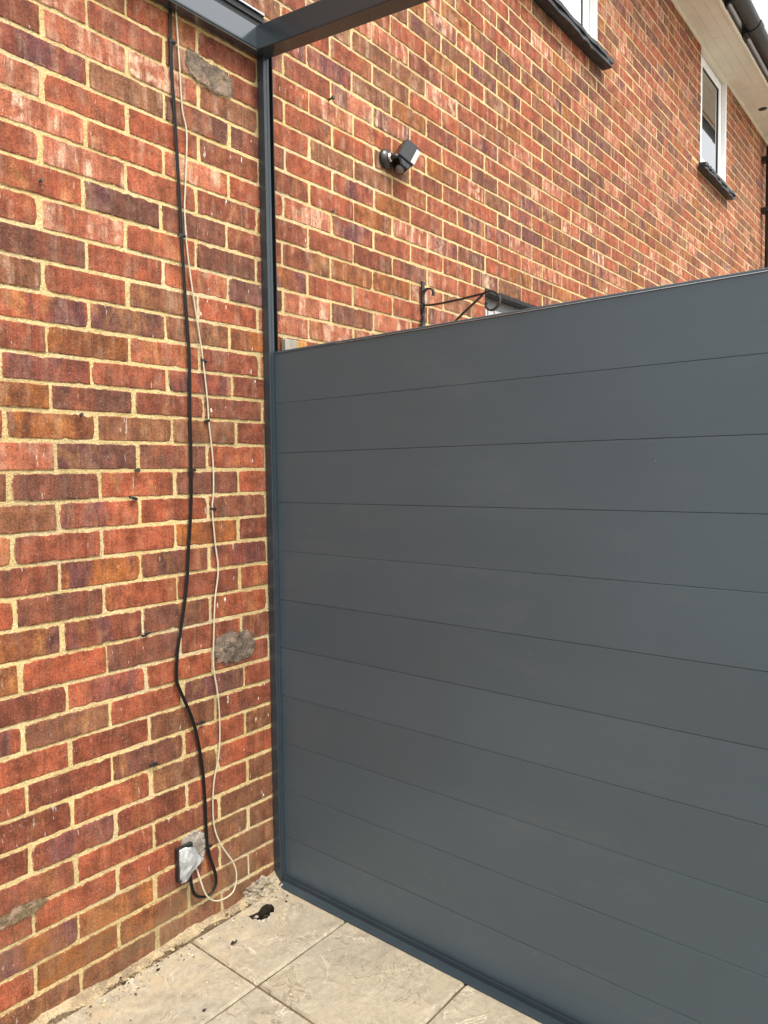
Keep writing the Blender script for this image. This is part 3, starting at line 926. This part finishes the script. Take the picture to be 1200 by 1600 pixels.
# ------------------------------------------------------------------ pergola frame (post, wall beam, side beam)
perg = empty('pergola_frame', (.69, -.02, 0))
tag(perg, 'anthracite aluminium canopy frame with a slim post and beams fixed to the brick wall', 'canopy frame')
ZW = 1.241 + ZO
PU = .677
post = MB()
post.prism([(PU, -.0065), (PU, -.0335), (PU + .0012, -.0345), (PU + .0095, -.0345), (PU + .0105, -.033), (PU + .0125, -.033), (PU + .0135, -.0345), (PU + .0215, -.0345),
            (PU + .0225, -.0335), (PU + .0225, -.0065)], 'z', .0, ZW - .0005)
post.build('post', M['frame'], perg)
MB().prism([(PU + .0227, -.0065), (PU + .0227, -.010), (PU + .043, -.010), (PU + .043, -.026), (PU + .046, -.026), (PU + .046, -.0065)], 'z', .0, ZW + .06).build('shaded_slot_lip', M['gasket'], perg)  # far lip of the channel, coloured black for the shade inside the slot
# wall beam with its front face, drip lip and upper glazing channel
bx_ = MB()
bx_.prism([(-.0065, ZW), (-.0405, ZW), (-.043, ZW + .0025), (-.043, ZW + .071), (-.0405, ZW + .0735), (-.0065, ZW + .0735)], 'x', -3.2, .6455)
bx_.build('wall_beam', M['beam'], perg)
MB().prism([(-.0435, ZW + .0032), (-.0455, ZW + .0042), (-.0455, ZW + .0085), (-.0435, ZW + .0095)], 'x', -3.2, .6453).build('drip_lip', M['frame'], perg)
ch = MB()
ch.prism([(-.0065, ZW + .074), (-.037, ZW + .074), (-.037, ZW + .079), (-.031, ZW + .079), (-.031, ZW + .097), (-.036, ZW + .097), (-.036, ZW + .103), (-.026, ZW + .103),
          (-.026, ZW + .123), (-.030, ZW + .123), (-.030, ZW + .130), (-.018, ZW + .137), (-.0065, ZW + .137)], 'x', -3.2, .69)
ch.build('glazing_channel', M['gasket'], perg)
MB().prism([(-.0305, ZW + .1235), (-.0325, ZW + .1245), (-.0325, ZW + .1295), (-.0305, ZW + .1300)], 'x', -3.2, .688).build('channel_edge', mat_plain('bare_aluminium', (.55, .55, .55), .3, .5, .9), perg)
# side beam, falling away from the wall
sl = math.tan(rad(7.2))
def sidebeam(u0, u1, h0, h1, ya, yb, c=.0025):
    vs, fs = [], []
    pr = [(u0 + c, h0), (u1 - c, h0), (u1, h0 + c), (u1, h1 - c), (u1 - c, h1), (u0 + c, h1), (u0, h1 - c), (u0, h0 + c)]
    n = len(pr)
    for y in (ya, yb):
        for (u, h) in pr:
            vs.append((u, y, ZW + h + y * sl + .043 * sl))
    fs = [(i, (i + 1) % n, n + (i + 1) % n, n + i) for i in range(n)] + [tuple(range(n)), tuple(range(n, 2 * n))]
    return MB().add(vs, fs)
sidebeam(.646, .703, .0005, .0735, -.0068, -2.62).build('side_beam', M['frame'], perg)
MB().box(.646, .703, -2.62, -2.56, 0, ZW - 2.55 * sl - .0, .002).build('post', M['frame'], perg)
rehome(perg)

# ------------------------------------------------------------------ privacy screen of aluminium boards
scr = empty('privacy_screen', (.71, -1.2, 0))
tag(scr, 'dark grey privacy screen of eleven wide horizontal aluminium boards', 'fence panel')
PZ, PB = .335 + ZO, .15692
for i in range(11):
    z1 = PZ - PB * i; z0 = max(PZ - PB * (i + 1), .012)
    x0 = .7005 + random.uniform(-.0003, .0003)
    pr = [(x0 + .0007, z0 + .0004), (x0 + .0065, z0 + .0004), (x0 + .0065, z0 + .0075), (x0 + .0125, z0 + .0075), (x0 + .0125, z0 + .0004), (x0 + .017, z0 + .0004), (x0 + .017, z1 - .0004), (x0 + .012, z1 - .0004), (x0 + .012, z1 + .006), (x0 + .007, z1 + .006), (x0 + .007, z1 - .0004), (x0 + .0007, z1 - .0004), (x0, z1 - .0011), (x0, z0 + .0011)]
    MB().prism(pr, 'y', -.0145, -2.555).build('board', M['board'], scr)
MB().prism([(.6995, PZ + .0003), (.7185, PZ + .0003), (.7185, PZ + .0055), (.7165, PZ + .0075), (.7015, PZ + .0075), (.6995, PZ + .006)], 'y', -.036, -2.555).build('top_cap', M['board'], scr)
MB().box(.6986, .6994, -.3, -2.554, PZ + .0002, PZ + .0014).build('cap_edge', bpy.data.materials['bare_aluminium'], scr)
# bottom channel: lip in front of the lowest board and a flange lying on the slabs
MB().prism([(.659, .0015), (.730, .0015), (.730, .030), (.7265, .030), (.7265, .0065), (.6895, .0065), (.6895, .022), (.6865, .022), (.6865, .0060), (.6595, .0045)], 'y', -.0365, -2.555).build('bottom_channel', M['frame'], scr)
rehome(scr)

# ------------------------------------------------------------------ old timber post behind the screen
tp = MB().box(.752, .852, -.028, -.0075, -.02, .392 + ZO, .003).build('timber_post', M['timber'])
tag(tp, 'weathered timber post end showing just above the screen beside the slim metal post', 'timber post')

# ------------------------------------------------------------------ security light on the wall
sec = empty('security_light', (1.303, 0, 1.136 + ZO))
tag(sec, 'black security light with white strip tilted on a round wall mount', 'security light')
B0 = Vector((1.303, -.0065, 1.136 + ZO))
mb = MB(); seg = 28
rings = [(.0, .036), (.006, .036), (.014, .031), (.020, .020), (.024, .0125)]
vs = [(B0.x + r * math.cos(2 * math.pi * k / seg), B0.y - h, B0.z + r * math.sin(2 * math.pi * k / seg)) for h, r in rings for k in range(seg)]
fs = [(i * seg + k, i * seg + (k + 1) % seg, (i + 1) * seg + (k + 1) % seg, (i + 1) * seg + k) for i in range(len(rings) - 1) for k in range(seg)] + [tuple(range((len(rings) - 1) * seg, len(rings) * seg))]
mb.add(vs, fs).build('wall_mount', M['blackpl'], sec, True)
MB().tube([B0 + Vector((0, -.022, 0)), B0 + Vector((0, -.030, 0))], .0165, 24).build('collar', M['chrome'], sec, True)
F = Vector((.80, -.36, -.50)).normalized()
Ux = (Vector((0, 0, 1)) - F * F.z); Ux.normalize()
S = F.cross(Ux)                       # device's left
BC = Vector((1.366, -.050, 1.150 + ZO))
MT = Matrix((( *F, ), ( *S, ), ( *Ux, ))).transposed().to_4x4(); MT.translation = BC
MB().tube(spline([B0 + Vector((0, -.03, 0)), B0 + Vector((.004, -.05, .0)), BC - F * .030 - Ux * .012 + Vector((0, 0, 0))], 6), .0085, 12).build('arm', M['blackpl'], sec, True)
def devbox(prof, s0, s1, mat, name, c=.003):
    """profile in the (front, up) plane extruded across the device's width"""
    bm = bmesh.new()
    a = [bm.verts.new((f, s0, u)) for f, u in prof]; b = [bm.verts.new((f, s1, u)) for f, u in prof]
    n = len(prof)
    bm.faces.new(a); bm.faces.new(b[::-1])
    for i in range(n):
        bm.faces.new((a[i], a[(i + 1) % n], b[(i + 1) % n], b[i]))
    bmesh.ops.recalc_face_normals(bm, faces=bm.faces)
    if c:
        bmesh.ops.bevel(bm, geom=list(bm.edges), offset=c, segments=2, affect='EDGES', clamp_overlap=True)
    bm.verts.index_update()
    mb = MB().add([MT @ v.co for v in bm.verts], [[v.index for v in f.verts] for f in bm.faces]); bm.free()
    return mb.build(name, mat, sec)
devbox([(-.034, -.026), (.034, -.026), (.034, .050), (-.034, .050)], -.034, .034, M['blackpl'], 'housing')
devbox([(-.030, -.0265), (.033, -.0265), (.024, -.052), (-.006, -.052)], -.031, .031, M['blackpl'], 'lower_housing', .004)
devbox([(.0345, -.020), (.0385, -.018), (.0385, .042), (.0345, .044)], -.031, .031, M['whitepl'], 'light_strip', .001)
devbox([(.019, -.020), (.0335, -.020), (.0335, .038), (.019, .038)], -.0355, -.0345, M['whitepl'], 'light_strip', 0)
devbox([(.019, -.020), (.0335, -.020), (.0335, .038), (.019, .038)], .0345, .0355, M['whitepl'], 'light_strip', 0)
mb = MB(); bm = bmesh.new(); bmesh.ops.create_uvsphere(bm, u_segments=18, v_segments=10, radius=1)
bm.verts.index_update()
mb.add([MT @ Vector((.004 + v.co.x * .017, v.co.y * .022, -.050 + v.co.z * .014)) for v in bm.verts], [[v.index for v in f.verts] for f in bm.faces]); bm.free()
mb.build('motion_sensor', M['greypl'], sec, True)
rehome(sec)

# ------------------------------------------------------------------ wrought-iron hanging-basket bracket
br = empty('hanging_basket_bracket', (1.52, 0, 1.8))
tag(br, 'black wrought iron hanging basket bracket with scrolled ends on the brick wall', 'wall bracket')
UB = 1.523
# twisted flat bar
mb = MB(); N = 60; vs = []; fs = []
for i in range(N + 1):
    z = 1.60 + (2.108 - 1.60) * i / N
    tw = 0 if (z > 2.03 or z < 1.64) else (z - 2.03) * 40
    hw = .0085; ht = .0035 if tw == 0 else .0055
    for (a, b) in ((-hw, -ht), (hw, -ht), (hw, ht), (-hw, ht)):
        vs.append((UB + a * math.cos(tw) - b * math.sin(tw), -.0145 + a * math.sin(tw) + b * math.cos(tw), z))
for i in range(N):
    for k in range(4):
        l = (k + 1) % 4
        fs.append((4 * i + k, 4 * i + l, 4 * i + 4 + l, 4 * i + 4 + k))
fs += [(0, 1, 2, 3), tuple(4 * N + k for k in range(4))]
mb.add(vs, fs).build('back_bar', M['iron'], br)
arm = [(-.064, 2.043), (-.067, 2.06), (-.055, 2.072), (-.033, 2.074), (-.018, 2.059), (-.0145, 2.034), (-.022, 2.015), (-.041, 2.009), (-.098, 2.007), (-.189, 2.008), (-.296, 2.013), (-.333, 2.016), (-.355, 2.005), (-.369, 1.987), (-.366, 1.963), (-.346, 1.947), (-.324, 1.948), (-.31, 1.965), (-.313, 1.979)]
def strap(pts, w=.0075, t=.003, name='arm'):
    P = spline([(UB, y, z) for y, z in pts], 7)
    mb = MB(); vs, fs = [], []
    for i, p in enumerate(P):
        tg = (P[min(i + 1, len(P) - 1)] - P[max(i - 1, 0)]).normalized()
        nr = Vector((0, -tg.z, tg.y))
        for (a, b) in ((-w, -t), (w, -t), (w, t), (-w, t)):
            vs.append(p + Vector((a * .8, 0, 0)) + nr * b)
    for i in range(len(P) - 1):
        for k in range(4):
            l = (k + 1) % 4
            fs.append((4 * i + k, 4 * i + l, 4 * i + 4 + l, 4 * i + 4 + k))
    m = 4 * (len(P) - 1)
    fs += [(0, 1, 2, 3), (m, m + 1, m + 2, m + 3)]
    return mb.add(vs, fs).build(name, M['iron'], br)
strap(arm)
strap([(-.296, 2.008), (-.233, 1.969), (-.179, 1.933), (-.10, 1.868), (-.03, 1.80), (-.02, 1.775)], .006, .0028, 'brace')
for y in (-.318, -.346):
    MB().tube([(UB, y, 1.948), (UB, y, 1.925)], .0016, 6).build('wire', M['steel'], br)
rehome(br)

# ------------------------------------------------------------------ cables on the wall
BLK = [(0.361, 2.66), (0.361, 2.618), (0.36, 2.48), (0.367, 2.327), (0.374, 2.137), (0.378, 2.014), (0.385, 1.837), (0.393, 1.675), (0.39, 1.528), (0.387, 1.289), (0.372, 1.123), (0.358, 1.013), (0.335, 0.895), (0.322, 0.833), (0.317, 0.76), (0.325, 0.73), (0.371, 0.614), (0.397, 0.491), (0.405, 0.391), (0.408, 0.272), (0.411, 0.212), (0.43, 0.134), (0.424, 0.097), (0.395, 0.086), (0.361, 0.102), (0.345, 0.134), (0.346, 0.190)]
WHT = [(0.381, 2.66), (0.381, 2.619), (0.387, 2.492), (0.392, 2.371), (0.405, 2.305), (0.396, 2.161), (0.391, 2.088), (0.396, 1.983), (0.412, 1.859), (0.432, 1.735), (0.441, 1.671), (0.452, 1.569), (0.456, 1.495), (0.467, 1.382), (0.466, 1.286), (0.46, 1.239), (0.468, 1.133), (0.473, 1.055), (0.458, 0.961), (0.45, 0.846), (0.447, 0.769), (0.461, 0.668), (0.467, 0.567), (0.46, 0.49), (0.441, 0.418), (0.434, 0.341), (0.439, 0.27), (0.458, 0.212), (0.491, 0.148), (0.499, 0.103), (0.485, 0.062), (0.446, 0.056), (0.411, 0.069), (0.382, 0.106), (0.366, 0.190)]
def cable_path(pts, base, loop):
    out = []
    for i, (u, z) in enumerate(pts):
        y = base
        if z < .25: y = base - loop * min(1, (.25 - z) / .12)
        out.append((u, y - (.004 if .6 < z < 1.1 else 0), z))
    out[-1] = (out[-1][0], -.012, out[-1][2])
    if pts[0][1] > 2.6:
        out[0] = (out[0][0], -.0105, out[0][2])
    return out
blk = empty('black_cable', (.36, -.01, .09))
tag(blk, 'twin black cable running down the brick wall and looping into the socket', 'cable')
pb = spline(cable_path(BLK, -.0115, .010), 7)
MB().tube([p + Vector((-.0027, 0, 0)) for p in pb], .0027, 9).build('core', M['cblack'], blk, True)
MB().tube([p + Vector((.0030, .0008, 0)) for p in pb], .0026, 9).build('core', M['cblack'], blk, True)
wht = empty('cream_cable', (.45, -.01, .06))
tag(wht, 'thin cream cable sagging down the wall beside the black one', 'cable')
MB().tube(spline(cable_path(WHT, -.0105, .022), 7), .0024, 9).build('core', M['cwhite'], wht, True)
def clip(u, z, name='cable_clip', parent=None, rot=0.0, mat='blackpl', w=.0075):
    """hooped plastic clip with a nail through its foot"""
    mb = MB()
    hoop = [(math.cos(t) * w, math.sin(t) * .0085) for t in [math.pi * k / 8 for k in range(9)]]
    inn = [(a * .68, b * .68) for a, b in hoop][::-1]
    pr = hoop + inn
    mb.prism([(a, -b) for a, b in pr], 'z', -.0035, .0035)
    mb.box(w - .001, w + .009, -.0065, .0, -.0038, .0038, .001)
    s = len(mb.v)
    mb.tube([(w + .0045, 0, 0), (w + .0045, -.0095, 0)], .0013, 7).tube([(w + .0045, -.0085, 0), (w + .0045, -.0100, 0)], .0026, 8)
    mb.xform(Matrix.Translation((u, -.0058, z)) @ Matrix.Rotation(rot, 4, 'Y'))
    return mb.build(name, M[mat], parent)
for (u, z) in ((.376, 2.017), (.361, 2.542), (.389, 1.354), (.396, .608), (.411, .225)):
    clip(u, z, 'cable_clip', blk)
for (u, z, r) in ((.441, 1.674, .2), (.456, 1.5, 2.9), (.460, 1.239, .1)):
    clip(u, z, 'cable_clip', wht, r, w=.005)
rehome(blk); rehome(wht)
for (u, z, lab) in ((.198, 1.281, 'empty black cable clip on the wall just below the stray screw'), (.223, .903, 'empty black cable clip left of the bend in the black cable'),
                    (.235, .534, 'lowest empty black cable clip, on the mortar above the socket')):
    o = clip(u, z, 'stray_cable_clip', None, random.uniform(-.4, .4))
    tag(o, lab, 'cable clip', 'empty cable clips left on the wall')
def screw(u, z, lab, r=.005, h=.012):
    mb = MB().tube([(u, .005, z), (u, -.006 - h * .7, z)], r * .45, 8).tube([(u, -.006 - h * .7, z), (u, -.006 - h, z)], [r, r * .8], 10)
    tag(mb.build('wall_screw', M['steel']), lab, 'screw', 'screws left in the wall')
screw(.216, 1.355, 'grey screw head in the mortar left of the black cable, mid height', .007)
screw(-.018, 2.051, 'small screw in a red brick near the left edge of the picture', .005)
screw(.065, 1.497, 'flat screw head in a bed joint at the left of the wall', .005, .006)
screw(1.002, 2.628, 'dark screw in the wall just right of the beam corner', .008, .022)
screw(1.009, 2.252, 'dark plug in the wall below and left of the security light', .006, .006)

# ------------------------------------------------------------------ open cable outlet wrapped in plastic
soc = empty('cable_outlet', (.35, 0, .22))
tag(soc, 'open cable outlet in broken cement, wrapped in torn cloudy plastic', 'cable outlet')
# broken cement round the box
patch('cement_surround', [(.325, .276), (.355, .288), (.395, .282), (.408, .255), (.404, .215), (.385, .192), (.35, .186), (.325, .20), (.315, .24)], M['pale_cement'], -.0085, .004, 21).parent = soc
bxm = MB()
bxm.box(.300, .352, -.0215, -.0085, .262, .2675).box(.300, .3045, -.0215, -.0085, .168, .2615).box(.3475, .352, -.0205, -.0085, .186, .2615).box(.305, .347, -.0205, -.0085, .168, .172)
bxm.box(.3046, .3474, -.0105, -.0082, .1722, .2614)
bxm.build('back_box', M['blackpl'], soc)
# crumpled film hanging from the box: tapered bag
vs, fs = [], []; NU, NV = 14, 18; rr = random.Random(5)
for j in range(NV + 1):
    t = j / NV
    zc = .264 - .106 * t
    l = .3005 + .004 * t * t + .010 * max(0, t - .8) * 5 * .5
    r = .350 + .034 * min(1, t * 1.8) - .066 * max(0, t - .55) / .45
    for i in range(NU + 1):
        s = i / NU
        u = .29 + ((l + (r - l) * s) - .29) * 1.1
        bul = .010 + .014 * math.sin(math.pi * s) * (.5 + .6 * math.sin(math.pi * min(1, t * 1.1)))
        cr = .0030 * math.sin(13 * s + 5 * t) * math.sin(9 * t + 3 * s) + .0010 * math.sin(27 * s - 11 * t)
        vs.append((u + .002 * math.sin(14 * t), -.0085 - bul - cr, zc + .006 * math.sin(3 * s) - .012 * s * (1 - t)))
for j in range(NV):
    for i in range(NU):
        a = j * (NU + 1) + i
        fs.append((a, a + 1, a + NU + 2, a + NU + 1))
film = MB().add(vs, fs).build('plastic_wrap', M['film'], soc, True)
md = film.modifiers.new('thickness', 'SOLIDIFY'); md.thickness = .0012
rehome(soc)

# ------------------------------------------------------------------ mortar rubble in the corner, grit and leaves
mb = MB(); r = random.Random(11)
for (x, y, z, s) in ((.575, -.012, .018, .026), (.612, -.016, .026, .026), (.645, -.018, .016, .020), (.605, -.038, .004, .020), (.640, -.042, .004, .018), (.56, -.032, .004, .018), (.662, -.05, .002, .012)):
    lump(mb, (x, y, z - .004), (s * 1.05, s * .62, s * .82), r, 3, .9)
o = mb.build('mortar_lump', mat_cement('broken_mortar', (.42, .35, .25), (.20, .165, .12)))
tag(o, 'broken lump of pale mortar at the foot of the wall beside the metal post', 'mortar lump')
mb = MB(); mb.att = {'bc': []}
cols = [srgb(60, 46, 34), srgb(90, 66, 44), srgb(190, 160, 110), srgb(170, 140, 96), srgb(35, 27, 20), srgb(110, 80, 56), srgb(205, 185, 150)]
for i in range(650):
    x = r.uniform(-.9, .66)
    y = -.03 - abs(r.gauss(0, .045)) - (.0 if r.random() > .06 else r.uniform(0, .4))
    if x > .30 and r.random() < .5: continue
    s = r.choice((.0012, .0016, .002, .0026, .0036)) * r.uniform(.7, 1.3)
    n0 = len(mb.v)
    vs = [(x + s * a * r.uniform(.6, 1.4), y + s * b * r.uniform(.6, 1.4), .0005 + s * .6 * (c + 1) * r.uniform(.7, 1)) for a, b, c in ((1, 0, -.6), (-1, 0, -.6), (0, 1, -.6), (0, -1, -.6), (0, 0, 1))]
    mb.add(vs, [(0, 2, 4), (2, 1, 4), (1, 3, 4), (3, 0, 4)])
    mb.att['bc'] += [(*r.choice(cols), 1)] * 5
o = mb.build('grit', M['grit'])
o['kind'] = 'stuff'; o['label'] = 'loose sand and grit scattered along the foot of the wall'; o['category'] = 'grit'
def leaf(x, y, s, lab, seed):
    r = random.Random(seed); n = 9; vs = []
    for i in range(n):
        a = 2 * math.pi * i / n; q = s * r.uniform(.5, 1.1)
        vs.append((x + q * math.cos(a), y + q * .7 * math.sin(a), .002 + r.uniform(0, s * .5)))
    vs.append((x, y, .0025 + s * .12))
    o = MB().add(vs, [(i, (i + 1) % n, n) for i in range(n)]).build('dry_leaf', M['leaf'])
    md = o.modifiers.new('thickness', 'SOLIDIFY'); md.thickness = .0008
    tag(o, lab, 'dry leaf', 'dry leaf scraps on the slabs')
leaf(.385, -.157, .011, 'curled black leaf scrap on the corner slab near the hole', 2)
leaf(.174, -.306, .007, 'small dark leaf scrap on the slab left of the slab crossing', 4)
leaf(.185, -.085, .008, 'dark leaf scrap near the foot of the wall, on the left slab', 6)
leaf(.10, -.060, .009, 'brown leaf scrap in the grit at the foot of the wall', 8)
